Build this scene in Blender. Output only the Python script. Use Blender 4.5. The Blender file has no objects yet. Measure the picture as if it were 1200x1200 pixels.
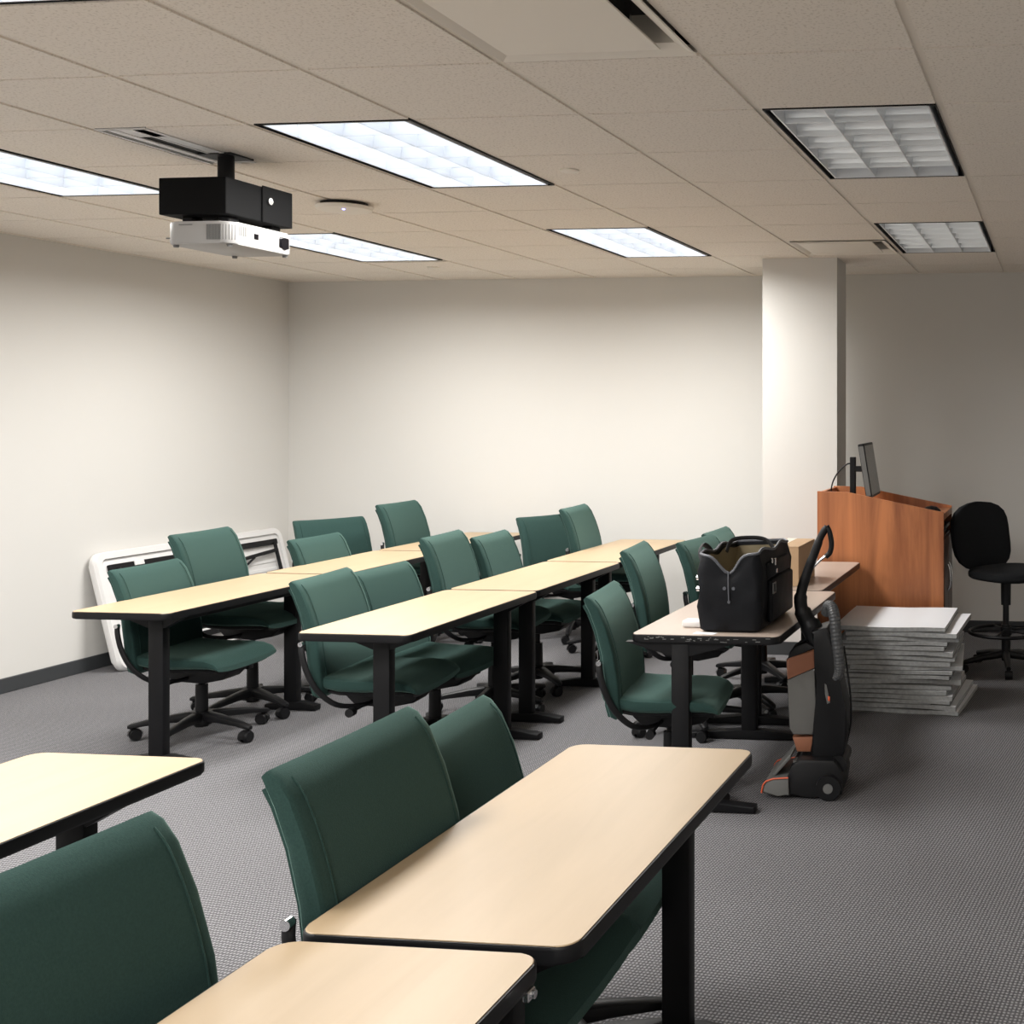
import bpy, bmesh, math, random
from mathutils import Vector, Matrix
random.seed(7)
S = bpy.context.scene
COL = S.collection
R = math.radians

# ------------------------------------------------------------------ camera, world, lights, exposure
CEIL = 2.59
CAMX, CAMY, CAMZ = 2.8335, -3.3436, 1.5726
FPX, PCX, PCY, YAW = 1418.63, 1078.7, 485.04, 0.1152
cd = bpy.data.cameras.new('camera'); cam = bpy.data.objects.new('camera', cd); COL.objects.link(cam)
cam.location = (CAMX, CAMY, CAMZ); cam.rotation_euler = (R(90), 0, YAW)
cd.sensor_width = 36; cd.lens = 36*FPX/1200
cd.shift_x = (600-PCX)/1200; cd.shift_y = (PCY-600)/1200
cd.clip_start = 0.05
S.camera = cam
w = bpy.data.worlds.new('world'); S.world = w; w.use_nodes = True
w.node_tree.nodes['Background'].inputs[0].default_value = (0.9, 0.93, 1, 1)
w.node_tree.nodes['Background'].inputs[1].default_value = 0.05
S.view_settings.view_transform = 'Standard'; S.view_settings.look = 'None'
S.view_settings.exposure = 0.85; S.view_settings.gamma = 1; S.view_settings.use_curve_mapping = False
S.cycles.use_denoising = True
S.cycles.max_bounces = 8; S.cycles.diffuse_bounces = 5

T = 0.6096
LAMP_W = 31
def lamp(x, y, wpow=LAMP_W, spread=168):
    l = bpy.data.lights.new('troffer_light', 'AREA'); l.shape = 'RECTANGLE'; l.size = 0.52; l.size_y = 1.12
    l.energy = wpow; l.spread = R(spread); l.color = (1.0, 0.98, 0.945)
    o = bpy.data.objects.new('troffer_light', l); COL.objects.link(o); o.location = (x, y, CEIL-0.006)
LIT = [(-3, 1), (-3, 5), (0, 1), (0, 5), (-3, -3), (0, -3), (-3, -7), (0, -7), (3, -7)]  # fixtures on negative rows are out of frame, added to brighten the room
UNLIT = [(3, 1), (3, 5)]
for (i, j) in LIT:
    lamp((i+.5)*T, (j+1)*T)

# ------------------------------------------------------------------ materials
def new_mat(name):
    m = bpy.data.materials.new(name); m.use_nodes = True
    return m, m.node_tree.nodes, m.node_tree.links, m.node_tree.nodes['Principled BSDF']
def mat(name, col, rough=0.6, metal=0.0, spec=0.5, noise=None, bump=None, emit=None, alpha=1, coat=0):
    m, n, l, b = new_mat(name)
    b.inputs['Base Color'].default_value = (*col, 1)
    b.inputs['Roughness'].default_value = rough; b.inputs['Metallic'].default_value = metal
    b.inputs['Specular IOR Level'].default_value = spec
    b.inputs['Coat Weight'].default_value = coat
    tc = n.new('ShaderNodeTexCoord')
    if noise:
        sc, amt = noise
        t = n.new('ShaderNodeTexNoise'); t.inputs['Scale'].default_value = sc; t.inputs['Detail'].default_value = 4
        l.new(tc.outputs['Object'], t.inputs['Vector'])
        mx = n.new('ShaderNodeMix'); mx.data_type = 'RGBA'
        mx.inputs[6].default_value = (*[c*(1-amt) for c in col], 1); mx.inputs[7].default_value = (*[min(1, c*(1+amt)) for c in col], 1)
        l.new(t.outputs['Fac'], mx.inputs[0]); l.new(mx.outputs[2], b.inputs['Base Color'])
    if bump:
        sc, st = bump
        t = n.new('ShaderNodeTexNoise'); t.inputs['Scale'].default_value = sc
        l.new(tc.outputs['Object'], t.inputs['Vector'])
        bp = n.new('ShaderNodeBump'); bp.inputs['Strength'].default_value = st; bp.inputs['Distance'].default_value = 0.003
        l.new(t.outputs['Fac'], bp.inputs['Height']); l.new(bp.outputs['Normal'], b.inputs['Normal'])
    if emit:
        b.inputs['Emission Color'].default_value = (*emit[0], 1); b.inputs['Emission Strength'].default_value = emit[1]
    if alpha < 1:
        b.inputs['Alpha'].default_value = alpha
    return m

M = {}
M['wall'] = mat('wall_paint', (0.66, 0.645, 0.615), 0.85, spec=0.2, bump=(90, 0.05))
M['baseboard'] = mat('rubber_baseboard', (0.04, 0.043, 0.046), 0.55)
M['green'] = mat('green_fabric', (0.026, 0.056, 0.050), 0.95, spec=0.12, noise=(240, 0.25), bump=(500, 0.25))
M['green'].node_tree.nodes['Principled BSDF'].inputs['Sheen Weight'].default_value = 0.35
M['green'].node_tree.nodes['Principled BSDF'].inputs['Sheen Roughness'].default_value = 0.4
M['green'].node_tree.nodes['Principled BSDF'].inputs['Sheen Tint'].default_value = (0.5, 0.78, 0.68, 1)
M['black_fabric'] = mat('black_fabric', (0.016, 0.017, 0.019), 0.95, spec=0.15, noise=(200, 0.3))
M['black_plastic'] = mat('black_plastic', (0.007, 0.007, 0.008), 0.45, spec=0.3)
M['black_metal'] = mat('black_metal', (0.006, 0.006, 0.007), 0.5, spec=0.22)
M['matte_black'] = mat('matte_black_metal', (0.0025, 0.0025, 0.0028), 0.7, spec=0.12)
M['edge'] = mat('black_edge_band', (0.007, 0.007, 0.008), 0.45, spec=0.25)
M['chrome'] = mat('chrome', (0.75, 0.75, 0.76), 0.18, 1.0)
M['projector_white'] = mat('projector_white', (0.36, 0.35, 0.34), 0.45)
M['white_plastic'] = mat('white_plastic', (0.72, 0.71, 0.70), 0.45)
M['bag'] = mat('black_nylon', (0.0045, 0.005, 0.007), 0.6, spec=0.2, noise=(60, 0.3), bump=(14, 0.9))
M['strap'] = mat('dark_webbing', (0.02, 0.02, 0.022), 0.8)
M['lining'] = mat('khaki_lining', (0.22, 0.18, 0.11), 0.9)
M['grey_zip'] = mat('grey_zip', (0.10, 0.105, 0.12), 0.5)
M['tape'] = mat('packing_tape', (0.72, 0.66, 0.55), 0.3)
M['cardboard'] = mat('cardboard', (0.42, 0.28, 0.165), 0.85, noise=(6, 0.08))
M['paper'] = mat('pad_paper', (0.78, 0.79, 0.82), 0.8)
M['pad_edge'] = mat('pad_page_edges', (0.38, 0.385, 0.385), 0.9, noise=(60, 0.4))
M['pad_board'] = mat('pad_backing_board', (0.20, 0.20, 0.19), 0.9)
M['copper'] = mat('copper_plastic', (0.36, 0.15, 0.085), 0.35, 0.3)
M['orange'] = mat('orange_trim', (0.75, 0.13, 0.05), 0.4)
M['grey_plastic'] = mat('grey_plastic', (0.15, 0.15, 0.145), 0.4)
M['hose'] = mat('ribbed_hose', (0.07, 0.072, 0.075), 0.45)
M['screen'] = mat('dark_screen', (0.05, 0.055, 0.055), 0.2)
M['led'] = mat('blue_led', (0.2, 0.2, 0.9), 0.3, emit=((0.25, 0.25, 1.0), 6))
M['ceil_grid'] = mat('ceiling_grid_metal', (0.80, 0.74, 0.66), 0.6)
M['diff_plate'] = mat('diffuser_plate', (0.84, 0.79, 0.71), 0.5)
M['diff_dark'] = mat('diffuser_duct', (0.02, 0.019, 0.018), 0.8)
M['lens_dark'] = mat('projector_lens', (0.004, 0.004, 0.006), 0.1)
M['alu'] = mat('louver_aluminium', (0.80, 0.83, 0.86), 0.3, 0.85)
M['louver_white'] = mat('louver_white', (0.85, 0.88, 0.92), 0.4)
M['tube'] = mat('lamp_panel', (0.9, 0.9, 0.9), 0.5, emit=((0.86, 0.92, 1.0), 1.5))

def glass_like(name, col, alpha):
    m = mat(name, col, 0.12, alpha=alpha); return m
M['bin'] = glass_like('clear_grey_bin', (0.17, 0.165, 0.155), 0.78)

def wood(name, c1, c2, scale, stretch, rough, axis='Z', coat=0.0):
    m, n, l, b = new_mat(name)
    tc = n.new('ShaderNodeTexCoord'); mp = n.new('ShaderNodeMapping')
    s = {'X': (stretch, 1, 1), 'Y': (1, stretch, 1), 'Z': (1, 1, stretch)}[axis]
    mp.inputs['Scale'].default_value = s
    l.new(tc.outputs['Object'], mp.inputs['Vector'])
    t = n.new('ShaderNodeTexNoise'); t.inputs['Scale'].default_value = scale; t.inputs['Detail'].default_value = 8
    t.inputs['Roughness'].default_value = 0.62; t.inputs['Distortion'].default_value = 0.6
    l.new(mp.outputs[0], t.inputs['Vector'])
    cr = n.new('ShaderNodeValToRGB'); cr.color_ramp.elements[0].position = 0.36; cr.color_ramp.elements[1].position = 0.66
    cr.color_ramp.elements[0].color = (*c1, 1); cr.color_ramp.elements[1].color = (*c2, 1)
    l.new(t.outputs['Fac'], cr.inputs[0]); l.new(cr.outputs[0], b.inputs['Base Color'])
    b.inputs['Roughness'].default_value = rough; b.inputs['Coat Weight'].default_value = coat
    return m
M['maple'] = wood('maple_laminate', (0.40, 0.295, 0.180), (0.435, 0.32, 0.20), 9, 0.12, 0.42, 'Y')
M['pinkish'] = wood('pale_laminate', (0.43, 0.345, 0.29), (0.46, 0.375, 0.315), 9, 0.12, 0.35, 'Y')
M['cherry'] = wood('cherry_veneer', (0.27, 0.085, 0.030), (0.56, 0.205, 0.075), 8, 0.07, 0.42, 'Z')
M['cherry_shaded'] = wood('shaded_cherry', (0.06, 0.025, 0.015), (0.10, 0.04, 0.022), 7, 0.09, 0.4, 'Z')  # cherry veneer with the shadow on the lectern front put into its colour

def carpet():
    m, n, l, b = new_mat('woven_carpet')
    tc = n.new('ShaderNodeTexCoord'); mp = n.new('ShaderNodeMapping'); mp.inputs['Rotation'].default_value = (0, 0, R(8))
    l.new(tc.outputs['Object'], mp.inputs['Vector'])
    nz = n.new('ShaderNodeTexNoise'); nz.inputs['Scale'].default_value = 30
    l.new(mp.outputs[0], nz.inputs['Vector'])
    outs = []
    for d, sc in (('X', 27), ('Y', 21)):
        wv = n.new('ShaderNodeTexWave'); wv.bands_direction = d; wv.inputs['Scale'].default_value = sc
        wv.inputs['Distortion'].default_value = 1.1; wv.inputs['Detail'].default_value = 1; wv.inputs['Detail Scale'].default_value = 1.5
        l.new(mp.outputs[0], wv.inputs['Vector']); outs.append(wv)
    mul = n.new('ShaderNodeMath'); mul.operation = 'MULTIPLY'
    l.new(outs[0].outputs['Fac'], mul.inputs[0]); l.new(outs[1].outputs['Fac'], mul.inputs[1])
    big = n.new('ShaderNodeTexNoise'); big.inputs['Scale'].default_value = 130; big.inputs['Detail'].default_value = 2
    l.new(tc.outputs['Object'], big.inputs['Vector'])
    add = n.new('ShaderNodeMath'); add.operation = 'MULTIPLY_ADD'; add.inputs[1].default_value = 0.7
    l.new(mul.outputs[0], add.inputs[0])
    sub = n.new('ShaderNodeMath'); sub.operation = 'MULTIPLY'; sub.inputs[1].default_value = 0.5
    l.new(big.outputs['Fac'], sub.inputs[0]); l.new(sub.outputs[0], add.inputs[2])
    cr = n.new('ShaderNodeValToRGB'); cr.color_ramp.elements[0].position = 0.12; cr.color_ramp.elements[1].position = 0.85
    cr.color_ramp.elements[0].color = (0.040, 0.039, 0.042, 1); cr.color_ramp.elements[1].color = (0.31, 0.305, 0.315, 1)
    l.new(add.outputs[0], cr.inputs[0]); l.new(cr.outputs[0], b.inputs['Base Color'])
    b.inputs['Roughness'].default_value = 0.95; b.inputs['Specular IOR Level'].default_value = 0.1
    bp = n.new('ShaderNodeBump'); bp.inputs['Strength'].default_value = 0.5; bp.inputs['Distance'].default_value = 0.004
    l.new(add.outputs[0], bp.inputs['Height']); l.new(bp.outputs['Normal'], b.inputs['Normal'])
    return m
M['carpet'] = carpet()

def ceil_tile():
    m, n, l, b = new_mat('mineral_ceiling_tile')
    tc = n.new('ShaderNodeTexCoord')
    t = n.new('ShaderNodeTexNoise'); t.inputs['Scale'].default_value = 110; t.inputs['Detail'].default_value = 3
    l.new(tc.outputs['Object'], t.inputs['Vector'])
    cr = n.new('ShaderNodeValToRGB'); cr.color_ramp.elements[0].position = 0.33; cr.color_ramp.elements[1].position = 0.46
    cr.color_ramp.elements[0].color = (0.68, 0.62, 0.545, 1); cr.color_ramp.elements[1].color = (0.86, 0.80, 0.725, 1)
    l.new(t.outputs['Fac'], cr.inputs[0]); l.new(cr.outputs[0], b.inputs['Base Color'])
    b.inputs['Roughness'].default_value = 0.95; b.inputs['Specular IOR Level'].default_value = 0.1
    return m
M['tile'] = ceil_tile()

# ------------------------------------------------------------------ mesh helpers
def mk(name, bm, m=None, parent=None, smooth=False, loc=None):
    bmesh.ops.recalc_face_normals(bm, faces=bm.faces)
    me = bpy.data.meshes.new(name); bm.to_mesh(me); bm.free()
    if m is not None:
        for x in (m if isinstance(m, (list, tuple)) else [m]): me.materials.append(x)
    if smooth:
        for p in me.polygons: p.use_smooth = True
        try: me.set_sharp_from_angle(angle=R(38))
        except Exception: pass
    o = bpy.data.objects.new(name, me); COL.objects.link(o)
    if parent: o.parent = parent
    if loc: o.location = loc
    return o
def empty(name, loc=(0, 0, 0), rz=0):
    o = bpy.data.objects.new(name, None); COL.objects.link(o); o.empty_display_size = 0.1
    o.location = loc; o.rotation_euler = (0, 0, rz); return o
def tag(o, label, cat, group=None, kind=None):
    o['label'] = label; o['category'] = cat
    if group: o['group'] = group
    if kind: o['kind'] = kind
    return o
def struct(name, bm, m, smooth=False):
    o = mk(name, bm, m, smooth=smooth); o['kind'] = 'structure'; return o
def BM(): return bmesh.new()
def box(bm, x0, x1, y0, y1, z0, z1, bev=0.0, seg=2, mi=0):
    r = bmesh.ops.create_cube(bm, size=1)
    vs = r['verts']
    for v in vs:
        v.co = Vector(((x0+x1)/2+v.co.x*(x1-x0), (y0+y1)/2+v.co.y*(y1-y0), (z0+z1)/2+v.co.z*(z1-z0)))
    fs = set(f for v in vs for f in v.link_faces)
    for f in fs: f.material_index = mi
    if bev > 0:
        es = list({e for v in vs for e in v.link_edges})
        bmesh.ops.bevel(bm, geom=es, offset=bev, segments=seg, profile=0.5, affect='EDGES')
    return bm
def rings(bm, rs, cap=True, mi=0):
    prev = None; allv = []
    for ring in rs:
        vs = [bm.verts.new(p) for p in ring]; allv.append(vs)
        if prev:
            n = len(vs)
            for i in range(n):
                f = bm.faces.new((prev[i], prev[(i+1) % n], vs[(i+1) % n], vs[i])); f.material_index = mi
        prev = vs
    if cap:
        bm.faces.new(allv[0]).material_index = mi; bm.faces.new(allv[-1]).material_index = mi
    return allv
def smoothpath(pts, sub=6):
    P = [Vector(p) for p in pts]; out = []
    for i in range(len(P)-1):
        p0 = P[max(i-1, 0)]; p1 = P[i]; p2 = P[i+1]; p3 = P[min(i+2, len(P)-1)]
        for k in range(sub):
            t = k/sub
            out.append(0.5*((2*p1)+(-p0+p2)*t+(2*p0-5*p1+4*p2-p3)*t*t+(-p0+3*p1-3*p2+p3)*t**3))
    out.append(P[-1]); return out
def tube(bm, pts, r, n=8, flat=1.0, mi=0, up=None):
    P = [Vector(p) for p in pts]; rs = []
    u = None
    for i, p in enumerate(P):
        t = (P[min(i+1, len(P)-1)]-P[max(i-1, 0)]).normalized()
        if u is None:
            u = Vector(up) if up else (Vector((0, 0, 1)) if abs(t.z) < 0.9 else Vector((1, 0, 0)))
        u = (u - t*u.dot(t)).normalized(); v = t.cross(u)
        rr = r[i] if isinstance(r, (list, tuple)) else r
        rs.append([p+u*math.cos(2*math.pi*k/n)*rr+v*math.sin(2*math.pi*k/n)*rr*flat for k in range(n)])
    rings(bm, rs, mi=mi); return bm
def cyl(bm, p0, p1, r0, r1=None, n=20, mi=0):
    r1 = r0 if r1 is None else r1
    p0 = Vector(p0); p1 = Vector(p1); t = (p1-p0).normalized()
    u = (Vector((0, 0, 1)) if abs(t.z) < 0.9 else Vector((1, 0, 0))); u = (u-t*u.dot(t)).normalized(); v = t.cross(u)
    rings(bm, [[p+u*math.cos(2*math.pi*k/n)*r+v*math.sin(2*math.pi*k/n)*r for k in range(n)] for p, r in ((p0, r0), (p1, r1))], mi=mi)
    return bm
def prism(bm, pts, y0, y1, bev=0.0, mi=0, plane='xz', seg=2):
    if plane == 'xz': f = lambda p, d: (p[0], d, p[1])
    elif plane == 'xy': f = lambda p, d: (p[0], p[1], d)
    else: f = lambda p, d: (d, p[0], p[1])
    a = rings(bm, [[f(p, y0) for p in pts], [f(p, y1) for p in pts]], mi=mi)
    if bev > 0:
        es = []
        for vs in a:
            for i in range(len(vs)):
                e = bm.edges.get((vs[i], vs[(i+1) % len(vs)]))
                if e: es.append(e)
        bmesh.ops.bevel(bm, geom=es, offset=bev, segments=seg, profile=0.5, affect='EDGES')
    return bm
def rrect(x0, x1, y0, y1, r, n=5):
    out = []
    for cx, cy, a in ((x1-r, y1-r, 0), (x0+r, y1-r, 90), (x0+r, y0+r, 180), (x1-r, y0+r, 270)):
        for k in range(n+1):
            t = R(a+90*k/n); out.append((cx+r*math.cos(t), cy+r*math.sin(t)))
    return out
def sring(cx, cy, hw, ht, n=20, e=0.35):
    """superellipse"""
    out = []
    for k in range(n):
        a = 2*math.pi*k/n; c, s = math.cos(a), math.sin(a)
        out.append((cx+hw*math.copysign(abs(c)**e, c), cy+ht*math.copysign(abs(s)**e, s)))
    return out
def dup(o, parent=None):
    c = o.copy(); COL.objects.link(c); c.parent = parent
    for k in ('label', 'category', 'group'):
        if parent is None and k in c: pass
    for ch in list(o.children): dup(ch, c)
    return c

# ------------------------------------------------------------------ room shell
XL, XR, YF, YB = -3.08, 4.6, -5.2, 5.37
bm = BM(); box(bm, XL-.1, XR+.1, YF-.1, YB+.1, -0.1, 0); struct('floor', bm, M['carpet'])
bm = BM(); box(bm, XL-.1, XL, YF, YB, 0, 2.75); struct('wall_left', bm, M['wall'])
bm = BM(); box(bm, XL-.1, XR+.1, YB, YB+.1, 0, 2.75); struct('wall_back', bm, M['wall'])
bm = BM(); box(bm, XR, XR+.1, YF, YB, 0, 2.75); struct('wall_right', bm, M['wall'])
bm = BM(); box(bm, XL-.1, XR+.1, YF-.1, YF, 0, 2.75); struct('wall_front', bm, M['wall'])
bm = BM(); box(bm, 0.895, 1.39, 4.41, 4.74, 0, CEIL+.02); struct('wall_column', bm, M['wall'])
def bb(name, x0, x1, y0, y1):
    bm = BM(); box(bm, x0, x1, y0, y1, 0, 0.085, 0.004, 1); struct(name, bm, M['baseboard'])
bb('baseboard_left', XL, XL+.012, YF, YB); bb('baseboard_back', XL+.012, XR, YB-.012, YB)
bm = BM(); box(bm, .883, 1.402, 4.398, 4.41, 0, .085); box(bm, 1.39, 1.402, 4.41, 4.74, 0, .085)
struct('baseboard_column', bm, M['baseboard'])

# ceiling tiles (tegular, on a recessed grid)
DIFF = [(2, -1), (2, 6)]
skip = set()
for (i, j) in LIT+UNLIT: skip |= {(i, j), (i, j+1)}
for d in DIFF: skip.add(d)
SLOT = (-1, 1); FARSLOT = (-3, 7)
bm = BM(); g = 0.013; gy = 0.006
for i in range(-6, 8):
    for j in range(-9, 9):
        if (i, j) in skip: continue
        x0, x1, y0, y1 = i*T+g, (i+1)*T-g, j*T+gy, (j+1)*T-gy
        x0 = max(x0, XL+.012); x1 = min(x1, XR); y0 = max(y0, YF); y1 = min(y1, YB-.012)
        if x1-x0 < .02 or y1-y0 < .02: continue
        if (i, j) == SLOT: x0 += .20
        if (i, j) == FARSLOT: y0 += .06
        box(bm, x0, x1, y0, y1, CEIL, CEIL+.018)
struct('ceiling', bm, M['tile'])
bm = BM()
for i in range(-6, 9):
    x = i*T
    if XL < x < XR: box(bm, x-.013, x+.013, YF, YB, CEIL+.006, CEIL+.03)
for j in range(-9, 10):
    y = j*T
    if not (YF < y < YB): continue
    for i in range(-6, 8):
        if (i, j) in skip and (i, j-1) in skip: continue
        a, b_ = max(i*T+.013, XL), min((i+1)*T-.013, XR)
        if b_ > a: box(bm, a, b_, y-.009, y+.009, CEIL+.009, CEIL+.03)
struct('trim_1', bm, M['ceil_grid'])
bm = BM(); box(bm, XL, XL+.022, YF, YB, CEIL-.001, CEIL+.02); box(bm, XL+.022, XR, YB-.022, YB, CEIL-.001, CEIL+.02)
struct('trim_2', bm, M['ceil_grid'])
bm = BM(); box(bm, XL, XR, YF, YB, 2.72, 2.75); struct('trim_3', bm, M['diff_dark'])

# ------------------------------------------------------------------ recessed lights
def troffer(i, j, lit, label, group):
    x0, x1, y0, y1 = i*T+.013, (i+1)*T-.013, j*T+.009, (j+2)*T-.009
    cx, cy = (x0+x1)/2, (y0+y1)/2
    t = empty('ceiling_light', (cx, cy, CEIL)); tag(t, label, 'ceiling light', group)
    hx, hy = (x1-x0)/2, (y1-y0)/2
    bm = BM()   # housing walls and the dark reveal
    for a in (-1, 1):
        box(bm, min(a*hx, a*(hx-.004)), max(a*hx, a*(hx-.004)), -hy, hy, -.001, .12)
        box(bm, -hx+.004, hx-.004, min(a*hy, a*(hy-.004)), max(a*hy, a*(hy-.004)), -.001, .12)
    box(bm, -hx, hx, -hy, hy, .115, .12)
    mk('housing', bm, M['black_metal'], t)
    gx, gy_ = hx-.024, hy-.012
    fm = M['louver_white'] if lit else M['alu']
    bm = BM()
    for a in (-1, 1):
        box(bm, min(a*gx, a*(gx-.006)), max(a*gx, a*(gx-.006)), -gy_, gy_, 0, .075)
        box(bm, -gx, gx, min(a*gy_, a*(gy_-.005)), max(a*gy_, a*(gy_-.005)), 0, .075)
    mk('louver_frame', bm, M['louver_white'], t)
    # parabolic blades: wedge with curved flanks
    bm = BM(); cw = 2*gx/3; ch = 2*gy_/6
    prof = [(0, .0015), (.02, .004), (.045, .010), (.07, .020)]
    pl = [(-b_, z) for z, b_ in prof]+[(b_, z) for z, b_ in reversed(prof)]
    for k in (-1, 1):
        prism(bm, [(k*cw/2+p[0], p[1]) for p in pl], -gy_, gy_)
    for k in range(1, 6):
        yy = -gy_+k*ch
        prism(bm, [(yy+p[0]*.8, p[1]+.002) for p in pl], -gx, gx, plane='yz')
    mk('louver_blades', bm, fm, t, smooth=False)
    bm = BM(); box(bm, -gx, gx, -gy_, gy_, .078, .084)
    mk('lamp_panel' if lit else 'reflector', bm, M['tube'] if lit else M['alu'], t)
    return t
LL = {(-3, 1): 'lit louvred ceiling light cut by the left picture edge', (-3, 5): 'lit louvred ceiling light just right of the projector',
      (0, 1): 'largest lit louvred ceiling light in the middle of the ceiling', (0, 5): 'lit louvred ceiling light nearest the back wall and column'}
for (i, j) in LIT:
    if j < 0:
        troffer(i, j, True, 'added louvred ceiling light out of the frame, there to brighten the room', 'added ceiling lights out of the frame')
    else: troffer(i, j, True, LL[(i, j)], 'lit ceiling lights')
troffer(3, 1, False, 'switched-off louvred ceiling light nearer the camera, top right', 'switched-off ceiling lights')
troffer(3, 5, False, 'smaller-looking switched-off louvred ceiling light above the lectern side', 'switched-off ceiling lights')

# plate diffusers
def diffuser(i, j, label, tilt):
    t = empty('air_diffuser', ((i+.5)*T, (j+.5)*T, CEIL)); tag(t, label, 'air vent', 'square plate air diffusers')
    h = T/2-.015
    bm = BM()
    outer = [(-h, -h), (h, -h), (h, h), (-h, h)]; q = h-.05; inner = [(-q, -q), (q, -q), (q, q), (-q, q)]
    lv = [[bm.verts.new((x, y, z)) for x, y in r_] for r_, z in ((outer, -.004), ([(x*.985, y*.985) for x, y in outer], -.006), (inner, .02), (inner, .10))]
    for a, b_ in zip(lv, lv[1:]):
        for k in range(4): bm.faces.new((a[k], a[(k+1) % 4], b_[(k+1) % 4], b_[k]))
    mk('frame', bm, M['diff_plate'], t)
    bm = BM(); box(bm, -q, q, -q, q, .10, .11); mk('duct', bm, M['diff_dark'], t)
    bm = BM(); p = q-.012; box(bm, -p-.02, p-.025, -p, p-.0, -.004, .002, .001, 1)
    pl = mk('plate', bm, M['diff_plate'], t)
    bm = BM()
    for s in (-1, 1):
        for u in (-1, 1): box(bm, s*.14-.008, s*.14+.008, u*.14-.008, u*.14+.008, .002, .10)
    mk('hanger', bm, M['chrome'], t)
    return t
diffuser(2, -1, 'large square plate air diffuser cut by the top picture edge', 0)
diffuser(2, 6, 'small-looking square plate air diffuser in the ceiling just before the column', 0)

# slot diffuser beside the projector pole
t = empty('slot_diffuser', (-T, T, CEIL)); tag(t, 'linear slot air diffuser with two black slots behind the projector pole', 'air vent')
bm = BM()
for a, b_ in ((.012, .024), (.052, .085), (.140, .150), (.195, .212)): box(bm, a, b_, .01, T-.01, -.004, .001)
box(bm, .085, .197, .01, .13, -.002, .001); box(bm, .150, .197, .01, T-.02, -.002, .001); box(bm, .012, .21, .004, .016, -.004, .001)
mk('frame', bm, M['white_plastic'], t)
bm = BM(); box(bm, .012, .212, .005, T-.005, .003, .010); mk('duct', bm, M['diff_dark'], t)
bm = BM(); box(bm, .034, .040, .02, T-.02, -.002, .002); mk('blade', bm, M['grey_plastic'], t)
# far return slot
t = empty('return_slot', (-3*T, 7*T, CEIL)); tag(t, 'thin dark return air slot in the ceiling near the back wall, left', 'air vent')
bm = BM(); box(bm, .02, T-.02, .006, .058, .03, .035); mk('duct', bm, M['diff_dark'], t)
bm = BM(); box(bm, .02, T-.02, .008, .014, -.002, .03); box(bm, .02, T-.02, .05, .057, -.002, .03); mk('frame', bm, M['ceil_grid'], t)

# access point and sprinkler caps
t = empty('wireless_access_point', (-.60, 2.14, CEIL)); tag(t, 'round beige ceiling access point with a blue light, right of the projector', 'access point')
bm = BM(); rs = []
for r_, z in ((.120, -.016), (.13, -.020), (.122, -.034), (.09, -.041), (.04, -.043)):
    rs.append([(r_*math.cos(2*math.pi*k/32), r_*math.sin(2*math.pi*k/32), z) for k in range(32)])
rings(bm, rs); mk('cover', bm, M['diff_plate'], t, smooth=True)
bm = BM(); cyl(bm, (0, 0, 0), (0, 0, -.017), .105, n=28); mk('shadow_gap_mount', bm, M['black_plastic'], t)  # black disc stands in for the shadow gap above the cover
bm = BM(); cyl(bm, (.04, -.07, -.044), (.04, -.07, -.038), .006); mk('status_light', bm, M['led'], t)
for (x, y), lb in (((.80, 1.50), 'round sprinkler cap in the ceiling right of the largest lit light'), ((-1.483, 4.60), 'tiny round sprinkler cap in the ceiling near the back wall')):
    bm = BM(); rings(bm, [[(r_*math.cos(2*math.pi*k/24), r_*math.sin(2*math.pi*k/24), z) for k in range(24)] for r_, z in ((.040, 0), (.041, -.006), (.036, -.009))])
    o = mk('sprinkler_cap', bm, M['diff_plate'], smooth=True, loc=(x, y, CEIL)); tag(o, lb, 'sprinkler', 'sprinkler caps')

# ------------------------------------------------------------------ projector and mount
t = empty('projector_mount', (-.44, 1.09, CEIL)); tag(t, 'black box ceiling mount on a short pole holding the projector', 'projector mount')
bm = BM(); cyl(bm, (0, 0, .0), (0, 0, -.125), .030, n=24); mk('pole', bm, M['black_metal'], t, smooth=True)
bm = BM(); box(bm, -.07, .07, -.07, .07, -.006, 0.002, .002, 1); mk('ceiling_plate', bm, M['black_metal'], t)
bm = BM(); box(bm, -.125, .150, -.205, .185, -.262, -.122, .004, 2); box(bm, .15, .156, .0, .185, -.262, -.118, .002, 1)
mk('security_box', bm, M['matte_black'], t)
bm = BM(); cyl(bm, (.15, .04, -.175), (.163, .04, -.175), .014); mk('lock', bm, M['chrome'], t, smooth=True)
bm = BM()
for x, y in ((-.05, -.12), (.10, -.12), (-.05, .12), (.10, .13)):
    box(bm, x-.022, x+.022, y-.03, y+.03, -.284, -.262, .003, 1)
mk('bracket', bm, M['black_metal'], t)
t = empty('projector', (-.40, 1.09, CEIL-.288)); tag(t, 'white projector hanging under the black box ceiling mount', 'projector')
bm = BM()
ol = rrect(-.145, .125, -.20, .185, .045, 6)
prism(bm, ol, -.085, 0, bev=.008, plane='xy'); mk('body', bm, M['projector_white'], t, smooth=True)
bm = BM(); box(bm, .115, .1285, .085, .15, -.066, -.018, .008, 3); cyl(bm, (.12, .118, -.045), (.1295, .118, -.045), .024, n=24)
mk('lens', bm, M['lens_dark'], t, smooth=True)
bm = BM(); box(bm, .118, .1268, -.065, -.04, -.052, -.03, .001, 1); mk('sensor_window', bm, M['lens_dark'], t)
bm = BM()
for k in range(12): box(bm, .028+k*.005, .031+k*.005, -.2015, -.195, -.07, -.012)
for k in range(6):
    a = R(-85+k*13); cx, cy = .08+.0445*math.cos(a), -.155+.0445*math.sin(a)
    cyl(bm, (cx, cy, -.07), (cx, cy, -.012), .0016, n=6)
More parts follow.
